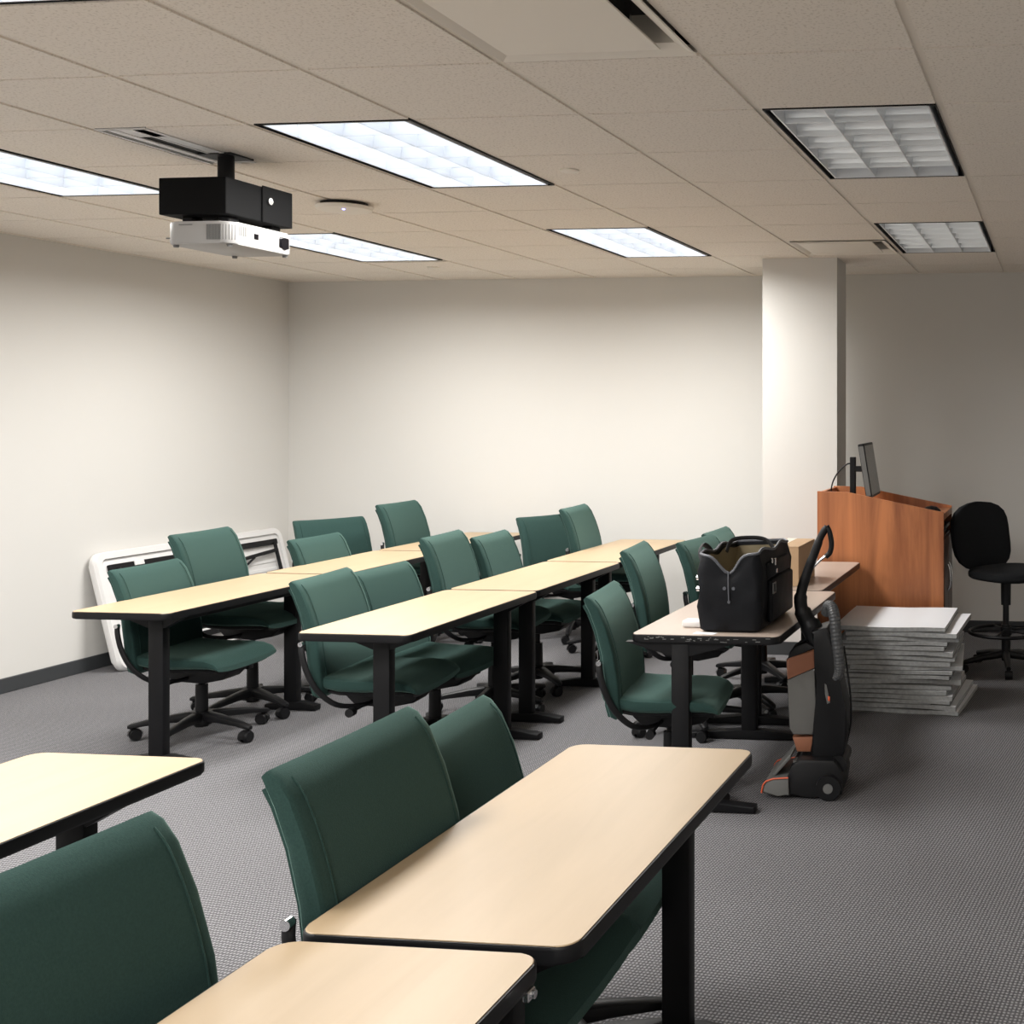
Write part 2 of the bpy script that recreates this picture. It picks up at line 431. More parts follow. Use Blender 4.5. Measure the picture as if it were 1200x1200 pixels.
for k in range(6): box(bm, .1235, .126, -.150+k*.008, -.147+k*.008, -.05, -.012)
mk('vent_grille', bm, M['grey_plastic'], t)
for x, y in ((-.12, -.17), (.1, -.17), (.1, .16), (-.12, .16)):
    bm = BM(); cyl(bm, (x, y, -.085), (x, y, -.094), .011, .009, n=12); mk('foot', bm, M['grey_plastic'], t)
bm = BM(); box(bm, -.085, -.03, -.2012, -.199, -.014, -.011); box(bm, -.137, -.122, -.2012, -.199, -.066, -.061); mk('side_marks', bm, M['grey_plastic'], t)

# ------------------------------------------------------------------ tables
TH = 0.70
def table(x0, x1, y0, y1, label, group, topm, post_dx=0.0, ins=(.22, .16), worn=False, latch=False, z=TH, fwk=.80):
    cx, cy = (x0+x1)/2, (y0+y1)/2
    t = empty('training_table', (cx, cy, 0)); tag(t, label, 'table', group)
    hx, hy = (x1-x0)/2, (y1-y0)/2
    bm = BM(); ol = rrect(-hx+.004, hx-.004, -hy+.004, hy-.004, .035, 6)
    prism(bm, ol, z-.012, z, bev=.0015, plane='xy', seg=1)
    top = mk('tabletop', bm, topm, t)
    bm = BM(); ol = rrect(-hx, hx, -hy, hy, .039, 6)
    prism(bm, ol, z-.032, z-.0015, bev=.006, plane='xy', seg=3); mk('edge_band', bm, M['edge'], top, smooth=True)
    if worn:
        bm = BM()
        for k in range(34):
            x = -hx+.04+random.random()*(2*hx-.08); zz = z-.008-random.random()*.018
            box(bm, x, x+random.uniform(.004, .02), -hy-.0012, -hy+.002, zz, zz+random.uniform(.0015, .004))
        mk('chipped_edge', bm, M['grey_plastic'], top)
    bdx = post_dx[0] if isinstance(post_dx, tuple) else post_dx
    bm = BM(); box(bm, bdx-.03, bdx+.03, -hy+ins[0], hy-ins[1], z-.075, z-.033, .003, 1); mk('support_beam', bm, M['black_metal'], t)
    pd = post_dx if isinstance(post_dx, tuple) else (post_dx, post_dx)
    for yy, post_dx in ((-hy+ins[0], pd[0]), (hy-ins[1], pd[1])):
        bm = BM(); box(bm, post_dx-.037, post_dx+.037, yy-.024, yy+.024, .03, z-.033, .008, 2)
        lg = mk('leg', bm, M['black_metal'], t, smooth=True)
        bm = BM(); fw = hx*fwk
        prism(bm, [(post_dx-fw, .004), (post_dx+fw, .004), (post_dx+fw, .030), (post_dx+.06, .046), (post_dx-.06, .046), (post_dx-fw, .030)], yy-.028, yy+.028, bev=.006)
        mk('foot', bm, M['black_metal'], lg, smooth=True)
        bm = BM()
        for s in (-1, 1): cyl(bm, (post_dx+s*(fw-.03), yy, 0), (post_dx+s*(fw-.03), yy, .006), .014, n=14)
        mk('glide', bm, M['black_plastic'], lg)
        bm = BM(); prism(bm, [(post_dx-hx*.75, z-.033), (post_dx+min(hx*.75, hx-post_dx-.01), z-.033), (post_dx+.04, z-.085), (post_dx-.04, z-.085)], yy-.02, yy+.02)
        mk('top_bracket', bm, M['black_metal'], lg)
    if latch:
        bm = BM(); box(bm, hx-.004, hx+.007, hy-.075, hy-.05, z-.045, z-.028, .002, 1); cyl(bm, (hx, hy-.062, z-.036), (hx+.012, hy-.062, z-.036), .007, n=10)
        mk('latch', bm, M['chrome'], t)
    return t
G1, G2, G3, G0 = 'maple tables of the left row', 'maple tables of the middle row', 'pale tables of the right row', 'nearest maple tables'
table(-1.52, -1.04, 1.53, 2.83, 'nearest table of the left row, narrow maple top with black edge', G1, M['maple'], (.095, .055), (.13, .16), fwk=.6)
table(-1.52, -1.04, 2.845, 3.945, 'middle table of the left row, maple top with black edge', G1, M['maple'], -.02)
table(-1.52, -1.04, 3.96, 5.16, 'farthest table of the left row, close to the back wall', G1, M['maple'], -.02)
table(-.20, .285, 1.16, 2.36, 'nearest table of the middle row, bright maple top before the green chairs', G2, M['maple'], (.05, .10), (.15, .10))
table(-.20, .27, 2.375, 3.52, 'second table of the middle row, between two seams', G2, M['maple'], .088, (.2, .14))
table(-.21, .265, 3.535, 4.80, 'farthest table of the middle row, end post near the back wall', G2, M['maple'], .05)
table(1.137, 1.740, 1.29, 2.525, 'pale table with chipped black edge carrying the black bag', G3, M['pinkish'], -.10, (.035, .14), worn=True, fwk=1.0)
table(1.03, 1.665, 2.54, 3.70, 'pale table carrying the cardboard box, touching the wooden lectern', G3, M['pinkish'], (-.06, .02), (.12, .10))
table(1.552, 2.045, -1.445, -.265, 'maple table in the centre foreground with rounded black edge', G0, M['maple'], .085, (.07, .14))
table(1.545, 2.005, -2.70, -1.468, 'maple table at the bottom edge of the photo with small chrome latch', G0, M['maple'], .08, latch=True)
table(.205, .695, -1.90, -.50, 'maple table cut by the left picture edge in the foreground', G0, M['maple'], .10, (.2, .26))

# ------------------------------------------------------------------ green task chair
HB = 0.255
def make_chair():
    t = empty('task_chair'); up = []
    # backrest: lofted pad along a leaned, slightly curved line
    path = [(-.168, .405, .016, .92), (-.178, .418, .026, .96), (-.186, .46, .032, .99), (-.192, .55, .033, 1.0), (-.206, .66, .030, 1.0), (-.232, .76, .027, .99),
            (-.262, .835, .025, .98), (-.283, .868, .020, .972), (-.297, .882, .011, .962)]
    def back(dx, hwk, thk, name, m, par, trim=(0, 99), crown=.007):
        bm = BM(); rs = []
        P = path[trim[0]:trim[1]]
        for k, (x, z, th, wk) in enumerate(P):
            hw = HB*wk*hwk; ring = []
            a = P[min(k+1, len(P)-1)]; b_ = P[max(k-1, 0)]
            tx, tz = a[0]-b_[0], a[1]-b_[1]; L = math.hypot(tx, tz); nx, nz = tz/L, -tx/L
            for (u, v) in sring(0, 0, 1, 1, 36, .3):
                yy = u*hw; f = v*th*thk
                curve = crown*(abs(u)**2.2)   # wings come forward
                d = f+curve+dx
                ring.append((x+nx*d, yy, z+nz*d))
            rs.append(ring)
        rings(bm, rs); return mk(name, bm, m, par, smooth=True)
    up.append(back(0, 1, 1, 'backrest', M['green'], t))
    sh = back(-.026, .95, .35, 'back_shell', M['green'], t, (1, 8)); up.append(sh)
    bk = up[0]
    for s in (-1, 1):
        bm = BM(); pts = []
        for k, (x, z, th, wk) in enumerate(path[2:8]):
            pts.append((x+th*.97+.006, s*HB*wk*.87, z+.008))
        tube(bm, smoothpath(pts, 3), .0018, 6)
        mk('piping', bm, M['green'], bk, smooth=True)
    # seat: lofted along x
    sp = [(-.235, .485, .012, .80), (-.225, .478, .028, .86), (-.19, .462, .036, .93), (-.10, .448, .036, 1.0), (0, .443, .035, 1.0), (.10, .444, .033, 1.0),
          (.17, .441, .030, .99), (.21, .430, .023, .975), (.232, .414, .012, .95)]
    bm = BM(); rs = []
    for x, z, th, wk in sp:
        hw = .252*wk
        rs.append([(x, u*hw, z+v*th+.014*abs(u)**2.5) for u, v in sring(0, 0, 1, 1, 28, .5)])
    rings(bm, rs); up.append(mk('seat', bm, M['green'], t, smooth=True))
    bm = BM(); rs = []
    for x, z, th, wk in sp[2:8]:
        rs.append([(x, u*.215*wk, z-th*.72+v*.022) for u, v in sring(0, 0, 1, 1, 20, .6)])
    rings(bm, rs); up.append(mk('seat_shell', bm, M['black_plastic'], t, smooth=True))
    bm = BM(); prism(bm, [(-.14, .375), (-.10, .335), (.05, .325), (.15, .345), (.19, .385), (-.14, .392)], -.075, .075, bev=.01)
    mech = mk('tilt_mechanism', bm, M['black_plastic'], t, smooth=True); up.append(mech)
    bm = BM(); tube(bm, [(.06, .06, .358), (.07, .20, .352), (.07, .235, .348)], .006, 8); box(bm, .045, .10, .225, .265, .333, .358, .006, 2)
    mk('lever', bm, M['black_plastic'], mech, smooth=True)
    bm = BM(); tube(bm, [(-.02, -.06, .358), (-.03, -.24, .352)], .006, 8); cyl(bm, (-.03, -.235, .351), (-.031, -.27, .350), .018, n=14)
    mk('knob', bm, M['black_plastic'], mech, smooth=True)
    for s in (-1, 1):
        bm = BM()
        pts = smoothpath([(-.232, s*.262, .640), (-.226, s*.272, .60), (-.205, s*.272, .52), (-.165, s*.262, .44), (-.105, s*.225, .375), (-.05, s*.14, .352), (-.02, s*.06, .352)], 4)
        tube(bm, pts, .013, 10, flat=.55, up=(1, 0, 0)); b1 = mk('back_bar', bm, M['black_plastic'], t, smooth=True); up.append(b1)
        bm = BM(); cyl(bm, (-.229, s*.262, .636), (-.229, s*.281, .636), .010, n=16); mk('pivot_cap', bm, M['chrome'], b1, smooth=True)
        b1.children[0]['label'] = 'chrome pivot cap'
    bm = BM(); cyl(bm, (0, 0, .345), (0, 0, .12), .014); c_ = mk('gas_column', bm, M['black_metal'], t, smooth=True); up.append(c_)
    bm = BM(); cyl(bm, (0, 0, .255), (0, 0, .05), .027, .030, n=20); cyl(bm, (0, 0, .125), (0, 0, .065), .048, .052, n=24)
    hub = mk('base_hub', bm, M['black_plastic'], t, smooth=True)
    for k in range(5):
        a = R(72*k+18); d = Vector((math.cos(a), math.sin(a), 0)); n_ = Vector((-d.y, d.x, 0))
        bm = BM(); rs = []
        for r_, z, hw, hh in ((.035, .100, .030, .026), (.12, .096, .025, .020), (.24, .082, .020, .014), (.305, .070, .016, .012), (.315, .068, .010, .008)):
            c = d*r_+Vector((0, 0, z))
            rs.append([c+n_*u+Vector((0, 0, v)) for u, v in sring(0, 0, hw, hh, 12, .6)])
        rings(bm, rs); lg = mk('base_leg', bm, M['black_plastic'], t, smooth=True)
        bm = BM(); c = d*.298
        cyl(bm, (c.x, c.y, .075), (c.x, c.y, .045), .008, n=10)
        wa = a+R(40+37*k); ax = Vector((math.cos(wa), math.sin(wa), 0)); off = Vector((-ax.y, ax.x, 0))*.014
        for s in (-1, 1):
            c0 = c+off+Vector((0, 0, .0285))+ax*s*.006; c1 = c+off+Vector((0, 0, .0285))+ax*s*.025
            cyl(bm, c0, c1, .0285, .025, n=18)
        hood = []
        for q in range(7):
            an = R(-10+q*33); hood.append((an))
        rs = [[c+off+Vector((0, 0, .0285))+Vector((-ax.y, ax.x, 0))*math.cos(an)*.033*1+Vector((0, 0, math.sin(an)*.033))+ax*s2*.012 for s2 in (-1, 1)] for an in hood]
        for q in range(len(rs)-1):
            v = [bm.verts.new(p) for p in (rs[q][0], rs[q][1], rs[q+1][1], rs[q+1][0])]; bm.faces.new(v)
        mk('caster', bm, M['black_plastic'], lg, smooth=True)
    t['dz'] = 0
    return t
UPPER = {'backrest', 'back_shell', 'seat', 'seat_shell', 'tilt_mechanism', 'back_bar', 'gas_column'}
proto = make_chair(); del proto['dz']
first = [True]
def place(xt, yt, top, yaw, label, group, base=None):
    """xt, yt: centre of the backrest's top edge; top: its height; the seat faces +x turned by yaw"""
    o = proto if first[0] else dup(proto)
    if first[0]:
        first[0] = False
        for ch in o.children: ch['z0'] = 0
    a = R(yaw); lx = -.292
    o.location = (xt-lx*math.cos(a), yt-lx*math.sin(a), 0); o.rotation_euler = (0, 0, a)
    tag(o, label, 'chair', group)
    for ch in o.children:
        if ch.name.split('.')[0] in UPPER: ch.location.z = top-.884
    for ch in o.children:
        if 'z0' in ch: del ch['z0']
    base = R(random.uniform(0, 72)) if base is None else R(base)
    for ch in o.children:
        if ch.name.split('.')[0] in ('base_leg', 'base_hub'): ch.rotation_euler = (0, 0, base)
C1, C2, C3, C0 = 'green chairs of the left row', 'green chairs of the middle row', 'green chairs of the right row', 'green chairs in the foreground'
place(1.425, -1.10, .930, 1, 'dark green chair pushed under the central foreground table, nearest its near corner', C0)
place(1.325, -.53, .82, 4, 'lower green chair behind the first one at the central foreground table', C0)
place(1.36, -1.79, .925, -3, 'dark green chair back at bottom left beside the nearest table', C0)
place(-1.62, 2.10, .83, 4, 'green chair with casters in view at the near end of the left row', C1, 37)
place(-1.71, 2.60, .945, 4, 'tall green chair back before the leaning folding table', C1)
place(-1.60, 3.42, .835, 0, 'green chair third from the near end of the left row', C1)
place(-2.17, 4.46, .845, -29, 'green chair turned askew in front of the back left corner', C1)
place(-1.72, 4.53, .955, 0, 'green chair farthest along the left row, standing alone against the wall', C1)
place(-.385, 1.61, .865, 6, 'green chair nearest along the middle row, seat under the table end', C2)
place(-.43, 2.14, .83, 0, 'low green chair second from the near end of the middle row', C2)
place(-.46, 2.78, .925, 5, 'tall green chair third from the near end of the middle row', C2)
place(-.45, 3.31, .875, 4, 'green chair fourth from the near end of the middle row', C2)
place(-.86, 5.0, .835, -26, 'green chair turned askew close to the back wall behind the middle row', C2)
place(-.37, 4.33, .955, 4, 'farthest green chair tucked at the middle row, partly over its neighbour', C2)
place(.93, 1.50, .84, 8, 'green chair nearest along the right row, seat in view beside the bag table', C3)
place(.70, 2.52, .905, 7, 'second green chair of the right row, between table end and bag', C3)
place(.875, 3.00, .895, -6, 'green chair right behind the black bag', C3)
place(.80, 3.62, .88, 0, 'green chair farthest along the right row, mostly hidden by its neighbour', C3)

# ------------------------------------------------------------------ lectern
LX0, LX1, LY0, LY1 = 1.393, 2.150, 3.75, 4.30
t = empty('lectern', (LX0, LY0, 0)); tag(t, 'cherry wood lectern desk with sloping sides, monitor on top', 'lectern')
W_, D_ = LX1-LX0, LY1-LY0
sidep = [(0, 0), (W_, 0), (W_, .992), (.175, 1.108), (.0, 1.112)]
bm = BM(); prism(bm, sidep, 0, .024, bev=.0015, seg=1); mk('side_panel', bm, M['cherry'], t)
bm = BM(); prism(bm, sidep, D_-.024, D_, bev=.0015, seg=1); mk('side_panel', bm, M['cherry'], t)
bm = BM(); box(bm, 0, .02, .024, D_-.024, 0, 1.105); mk('back_panel', bm, M['cherry'], t)
bm = BM(); prism(bm, [(.02, .935), (.02, .955), (W_-.13, .978), (W_, .983), (W_, .945)], .024, D_-.024); mk('worktop', bm, M['cherry'], t)
bm = BM(); box(bm, W_-.03, W_-.012, .024, D_-.024, .03, .84); box(bm, .02, W_-.03, .024, D_-.024, .84, .855); mk('front_panel', bm, M['cherry_shaded'], t)
bm = BM(); box(bm, W_-.012, W_+.004, .03, D_/2-.002, .05, .83, .002, 1); d1 = mk('door', bm, M['cherry_shaded'], t)
bm = BM(); box(bm, W_-.012, W_+.004, D_/2+.002, D_-.03, .05, .83, .002, 1); d2 = mk('door', bm, M['cherry_shaded'], t)
for d_, yy in ((d1, D_/2-.05), (d2, D_/2+.05)):
    bm = BM(); tube(bm, smoothpath([(W_+.004, yy, .50), (W_+.014, yy, .53), (W_+.018, yy, .58), (W_+.014, yy, .63), (W_+.004, yy, .66)], 4), .005, 8)
    mk('handle', bm, M['chrome'], d_, smooth=True)
bm = BM(); box(bm, W_-.22, W_-.01, .05, D_-.05, .875, .895); mk('keyboard_tray', bm, M['black_plastic'], t)
# monitor on lectern
t = empty('monitor', (1.60, 4.02, .962)); tag(t, 'thin flat monitor seen edge-on on a black post atop the lectern', 'monitor')
bm = BM(); box(bm, -.10, .06, -.09, .09, 0, .010, .003, 1); mk('base', bm, M['black_plastic'], t)
bm = BM(); box(bm, -.055, -.020, -.017, .017, .01, .345, .004, 2); mk('post', bm, M['black_metal'], t)
bm = BM(); box(bm, -.03, .045, -.016, .016, .255, .29, .004, 1); mk('arm', bm, M['black_metal'], t)
bm = BM(); box(bm, -.018, .018, -.225, .225, -.165, .165, .006, 2)
s_ = mk('screen_case', bm, M['black_plastic'], t, loc=(.065, 0, .268)); s_.rotation_euler = (0, R(-9), R(2))
bm = BM(); box(bm, .0185, .0195, -.21, .21, -.15, .15); mk('screen', bm, M['screen'], s_)
bm = BM(); box(bm, -.014, .014, -.2262, -.2255, -.150, .150); mk('side_bezel', bm, M['grey_plastic'], s_)
bm = BM()
tube(bm, smoothpath([(1.58, 4.03, 1.245), (1.53, 4.03, 1.265), (1.46, 4.03, 1.20), (1.425, 4.035, 1.115), (1.43, 4.04, 1.0), (1.46, 4.04, .962)], 6), .0045, 8)
tag(mk('cable', bm, M['black_plastic'], smooth=True), 'thin black cable arching from the monitor post to the lectern edge', 'cable')
bm = BM(); tube(bm, smoothpath([(1.41, 4.36, .99), (1.385, 4.34, .90), (1.382, 4.33, .78), (1.382, 4.34, .4), (1.382, 4.35, .02)], 6), .004, 8)
tag(mk('power_cable', bm, M['black_plastic'], smooth=True), 'thin dark cable hanging down behind the left side of the lectern', 'cable')
bm = BM(); rs = []
for x, h_, w__ in ((-.055, .004, .015), (-.05, .014, .030), (-.03, .028, .036), (0, .034, .038), (.03, .028, .036), (.05, .012, .028), (.055, .003, .012)):
    rs.append([(x, u, max(v, -.0)) for u, v in sring(0, 0, w__, h_, 16, .9)])
rings(bm, rs); o = mk('mouse', bm, M['black_plastic'], smooth=True, loc=(2.055, 3.98, .981)); tag(o, 'black computer mouse on the low end of the lectern top', 'mouse')

# ------------------------------------------------------------------ drafting stool
t = empty('drafting_chair', (2.455, 4.15, 0), R(-42)); tag(t, 'black drafting chair with foot ring beside the lectern', 'chair')
bm = BM(); rs = []
for k in range(13):
    u = math.sin(math.pi*(k/12-.5)); z = .805+u*.215; hw = .225*(1-min(.9999, abs(u))**3.6)**.5+.02; th = .035*(1-abs(u)**4)**.5+.006
    xx = -.035*(u)-.02*(1-u*u)
    rs.append([(xx+b_*th+.03*abs(a)**2, a*hw, z) for a, b_ in sring(0, 0, 1, 1, 28, .62)])
rings(bm, rs); o = mk('backrest', bm, M['black_fabric'], t, smooth=True, loc=(-.17, 0, 0))
bm = BM(); rs = []
for k in range(13):
    u = math.sin(math.pi*(k/12-.5)); x = .12+u*.24; hw = .235*(1-min(.9999, abs(u))**3.5)**.5+.02; th = .04*(1-abs(u)**4)**.5+.004
    rs.append([(x, a*hw, .60+b_*th) for a, b_ in sring(0, 0, 1, 1, 28, .62)])
rings(bm, rs); o = mk('seat', bm, M['black_fabric'], t, smooth=True)
bm = BM(); tube(bm, smoothpath([(-.22, 0, .80), (-.25, 0, .66), (-.20, 0, .57), (-.05, 0, .55), (.06, 0, .55)], 4), .016, 10, flat=2.0); mk('back_bar', bm, M['black_plastic'], t, smooth=True)
bm = BM(); cyl(bm, (.06, 0, .57), (.06, 0, .40), .033, .030); cyl(bm, (.06, 0, .40), (.06, 0, .27), .019); cyl(bm, (.06, 0, .28), (.06, 0, .06), .028); mk('column', bm, M['black_plastic'], t, smooth=True)
bm = BM(); n = 40
pts = [(.06+.225*math.cos(2*math.pi*k/n), .225*math.sin(2*math.pi*k/n), .235) for k in range(n+1)]
tube(bm, pts, .011, 8)
for k in range(5):
    a = R(72*k+10); tube(bm, [(.06+.02*math.cos(a), .02*math.sin(a), .245), (.06+.22*math.cos(a), .22*math.sin(a), .235)], .008, 8)
cyl(bm, (.06, 0, .265), (.06, 0, .215), .036); mk('foot_ring', bm, M['black_plastic'], t, smooth=True)
for k in range(5):
    a = R(72*k+30); d = Vector((math.cos(a), math.sin(a), 0))
    bm = BM(); tube(bm, [Vector((.06, 0, .10)), Vector((.06, 0, .085))+d*.15, Vector((.06, 0, .062))+d*.28], [.026, .021, .014], 10); lg = mk('base_leg', bm, M['black_plastic'], t, smooth=True)
    bm = BM(); c = Vector((.06, 0, .026))+d*.275; n_ = Vector((-d.y, d.x, 0))
    cyl(bm, c-n_*.022, c+n_*.022, .026, n=18); mk('caster', bm, M['black_plastic'], lg, smooth=True)

# ------------------------------------------------------------------ pads
def pad(x0, x1, y0, y1, z, th, rot, sag, label, group, seed, name='easel_pad'):
    rnd = random.Random(seed)
    bm = BM(); nx, ny = 14, 8; cx, cy = (x0+x1)/2, (y0+y1)/2
    ph = rnd.uniform(0, 6); grid = []
    for layer in (0, 1):
        g_ = []
        for i in range(nx+1):
            row = []
            for j in range(ny+1):
                u, v = i/nx, j/ny
                bend = -sag*(max(0, u-.55)/.45)**2 - sag*.5*(max(0, .35-u)/.35)**2 + .0025*math.sin(ph+u*7)+.0015*math.sin(ph*2+v*6)
                row.append(bm.verts.new((x0+(x1-x0)*u-cx, y0+(y1-y0)*v-cy, bend+(th if layer else 0))))
            g_.append(row)
        grid.append(g_)
    for i in range(nx):
        for j in range(ny):
            bm.faces.new((grid[0][i][j], grid[0][i+1][j], grid[0][i+1][j+1], grid[0][i][j+1])).material_index = 2
            bm.faces.new((grid[1][i][j], grid[1][i+1][j], grid[1][i+1][j+1], grid[1][i][j+1]))
    for i in range(nx):
        for j in (0, ny): bm.faces.new((grid[0][i][j], grid[0][i+1][j], grid[1][i+1][j], grid[1][i][j])).material_index = 1
    for j in range(ny):
        for i in (0, nx): bm.faces.new((grid[0][i][j], grid[0][i][j+1], grid[1][i][j+1], grid[1][i][j])).material_index = 1
    t = empty(name, (cx, cy, z), rot); tag(t, label, 'easel pad', group)
    mk('pages', bm, [M['paper'], M['pad_edge'], M['pad_board']], t)
    bm = BM(); box(bm, x0-cx-.001, x1-cx+.001, y0-cy-.001, y1-cy+.001, -.0035, -.0008)
    # backing board follows the pad's droop
    for v_ in bm.verts:
        u = (v_.co.x-(x0-cx))/(x1-x0); v_.co.z += -sag*(max(0, u-.55)/.45)**2*.9
    mk('backing_board', bm, M['pad_board'], t)
    return t
z = .0045; rnd = random.Random(5); N = 18
for k in range(N):
    th = .0205+rnd.uniform(-.003, .003)
    dx = rnd.uniform(-.03, .03); rot = R(rnd.uniform(-1.5, 1.5)); wd = 0
    if k in (0, 1, 2): dx += .065-.02*k; rot = R(-5+k)
    if k in (5, 6, 9, 15): rot = R(rnd.uniform(3, 5)); dx += .02
    if k == N-1: lab, gr = 'topmost clean white easel pad of the tall stack on the carpet', None; dx = -.015; rot = R(-1)
    elif k == N-2: lab, gr = 'second easel pad from the top of the stack, jutting out right', None; dx = .055; rot = R(-2.5)
    elif k == 0: lab, gr = 'bottom easel pad of the stack, lying directly on the carpet', None
    else: lab, gr = 'easel pad within the tall stack in front of the lectern', 'easel pads stacked before the lectern'
    pad(1.665+dx, 2.255+dx, 2.945, 3.60, z, th, rot, .004 if k < N-2 else .001, lab, gr, 100+k)
    z += th+.0050

# ------------------------------------------------------------------ cardboard box
t = empty('cardboard_box', (1.285, 2.66, TH)); tag(t, 'brown cardboard box closed with tape on the far pale table', 'box')
bm = BM(); box(bm, 0, .235, 0, .40, .001, .198, .002, 1); mk('carton', bm, M['cardboard'], t)
bm = BM(); box(bm, 0, .235, .0, .198, .1985, .2015); box(bm, 0, .235, .202, .40, .1985, .2015); mk('flap', bm, M['cardboard'], t)
bm = BM(); box(bm, .09, .14, -.001, .401, .2018, .2026); box(bm, .09, .14, -.0016, -.0006, .14, .2026); mk('tape', bm, M['tape'], t)

# ------------------------------------------------------------------ black bag
t = empty('tool_bag', (1.53, 1.65, TH)); tag(t, 'black open-top nylon bag on the worn pale table', 'bag')
bx0, bx1, by0, by1 = -.132, .115, -.29, .25
NZ = 9; NP = 44
def bagring(z, k, inset=0):
    bul = math.sin(math.pi*min(1, z/.30))*.010
    ol0 = rrect(bx0+inset-bul, bx1-inset+bul, by0+inset-bul*.7, by1-inset+bul, .03, 5); ol = []
    for a_, b_ in zip(ol0, ol0[1:]+ol0[:1]):
        m_ = 12 if math.dist(a_, b_) > .05 else 1
        ol += [(a_[0]+(b_[0]-a_[0])*q/m_, a_[1]+(b_[1]-a_[1])*q/m_) for q in range(m_)]
    out = []
    for i, (x, y) in enumerate(ol):
        zz = z
        if z > .2:
            f = (z-.2)/.12
            # rim: dips at the front centre, rises at far right
            zz += f*(.004*(y-by0)/(by1-by0)) - f*.085*math.exp(-((x+.01)/.042)**2)*(1 if y < by0+.1 else 0)
            zz += f*(.012*(x-bx0)/(bx1-bx0)) + f*.010*math.sin(y*23)
        w_ = .0035*math.sin(i*.8+z*31)+.003*math.sin(i*.45-z*47)
        out.append((x+w_*(1 if z > .03 else 0), y+w_*.8*(1 if z > .03 else 0), zz))
    return out
bm = BM(); zs = [0, .012, .05, .10, .15, .20, .24, .28, .305]
rs = [bagring(z_, i, .012 if i == 0 else 0) for i, z_ in enumerate(zs)]
rs.append([(p[0]*.95, p[1]*.97, p[2]-.002) for p in rs[-1]])
rs += [[(p[0]*.93, p[1]*.95, z_) for p in bagring(z_, 0, .004)] for z_ in (.22, .10)]
av = rings(bm, rs, cap=True)
body = mk('bag_body', bm, [M['bag']], t, smooth=True)
bm = BM(); rs = [[(p[0]*.915, p[1]*.94, p[2]-.008) for p in bagring(.30, 0, .004)], [(p[0]*.91, p[1]*.93, p[2]) for p in bagring(.22, 0, .004)], [(p[0]*.90, p[1]*.92, p[2]) for p in bagring(.12, 0, .004)]]
rings(bm, rs, cap=False); mk('lining', bm, M['lining'], t, smooth=True)
# zip rim along the opening
rim = [Vector(p)+Vector((0, 0, .004)) for p in bagring(.305, 0)]
bm = BM(); tube(bm, rim+[rim[0]], .006, 6); mk('zip_rim', bm, M['grey_zip'], t, smooth=True)
# folded collar at back, handles
bm = BM()
pts = smoothpath([(-.10, .0, .29), (-.085, .03, .335), (-.02, .05, .345), (.05, .06, .338), (.09, .06, .30)], 5)
tube(bm, pts, .012, 8, flat=.4); mk('handle', bm, M['strap'], t, smooth=True)
bm = BM()
pts = smoothpath([(-.128, -.24, .26), (-.150, -.22, .31), (-.15, -.17, .338), (-.14, -.11, .31), (-.13, -.10, .27)], 5)
tube(bm, pts, .011, 8, flat=.4); mk('handle', bm, M['strap'], t, smooth=True)
bm = BM(); tube(bm, smoothpath([(-.01, by0-.006, .245), (-.008, by0-.013, .19), (-.006, by0-.012, .13)], 4), .003, 6)
for (x, z_) in ((-.025, .178), (.012, .178)): cyl(bm, (x, by0-.012, z_), (x, by0-.004, z_), .007, n=10)
cyl(bm, (-.006, by0-.016, .125), (-.006, by0-.008, .125), .006, n=10); mk('drawstring', bm, M['grey_zip'], t, smooth=True)
bm = BM(); box(bm, bx1+.004, bx1+.030, by0+.10, by1-.06, .025, .20, .012, 3); box(bm, bx1+.004, bx1+.020, by0+.08, by1-.08, .205, .27, .007, 2); mk('side_pocket', bm, M['bag'], t, smooth=True)
bm = BM()
for (y, z_, a, b_) in ((-.17, .275, .010, .022), (-.115, .265, .014, .030), (-.09, .225, .020, .018)):
    box(bm, bx1+.018, bx1+.026, y-a/2, y+a/2, z_-b_/2, z_+b_/2, .002, 1)
mk('clip', bm, M['chrome'], t)
bm = BM()
for r_ in (0,):
    y0_, z0_ = -.165, .165
    for (a, b_, c, d) in ((-.022, -.016, -.02, .02), (.016, .022, -.02, .02), (-.022, .022, -.022, -.017), (-.022, .022, .017, .022)):
        box(bm, bx1+.028, bx1+.034, y0_+a, y0_+b_, z0_+c, z0_+d)
mk('buckle', bm, M['grey_plastic'], t)
bm = BM()
for z_ in (.17, .215): cyl(bm, (bx0-.018, by0+.03, z_), (bx0-.004, by0+.03, z_), .010, n=12)
mk('strap_ring', bm, M['chrome'], t, smooth=True)

# small white adapter
t = empty('power_adapter', (1.335, 1.49, TH)); tag(t, 'small white adapter lying on the pale table left of the bag', 'adapter')
bm = BM(); box(bm, -.038, .042, -.035, .035, .001, .028, .007, 3); mk('case', bm, M['white_plastic'], t, smooth=True)
bm = BM(); box(bm, .042, .056, -.012, .012, .006, .020, .003, 1); mk('plug', bm, M['grey_plastic'], t)
bm = BM(); box(bm, -.055, .035, -.02, .02, -.0, .0012)
o = mk('paper_slip', bm, M['paper'], loc=(1.44, 1.335, TH+.0002)); o.rotation_euler = (0, 0, R(-8)); tag(o, 'scrap of white paper under the front of the black bag', 'paper')

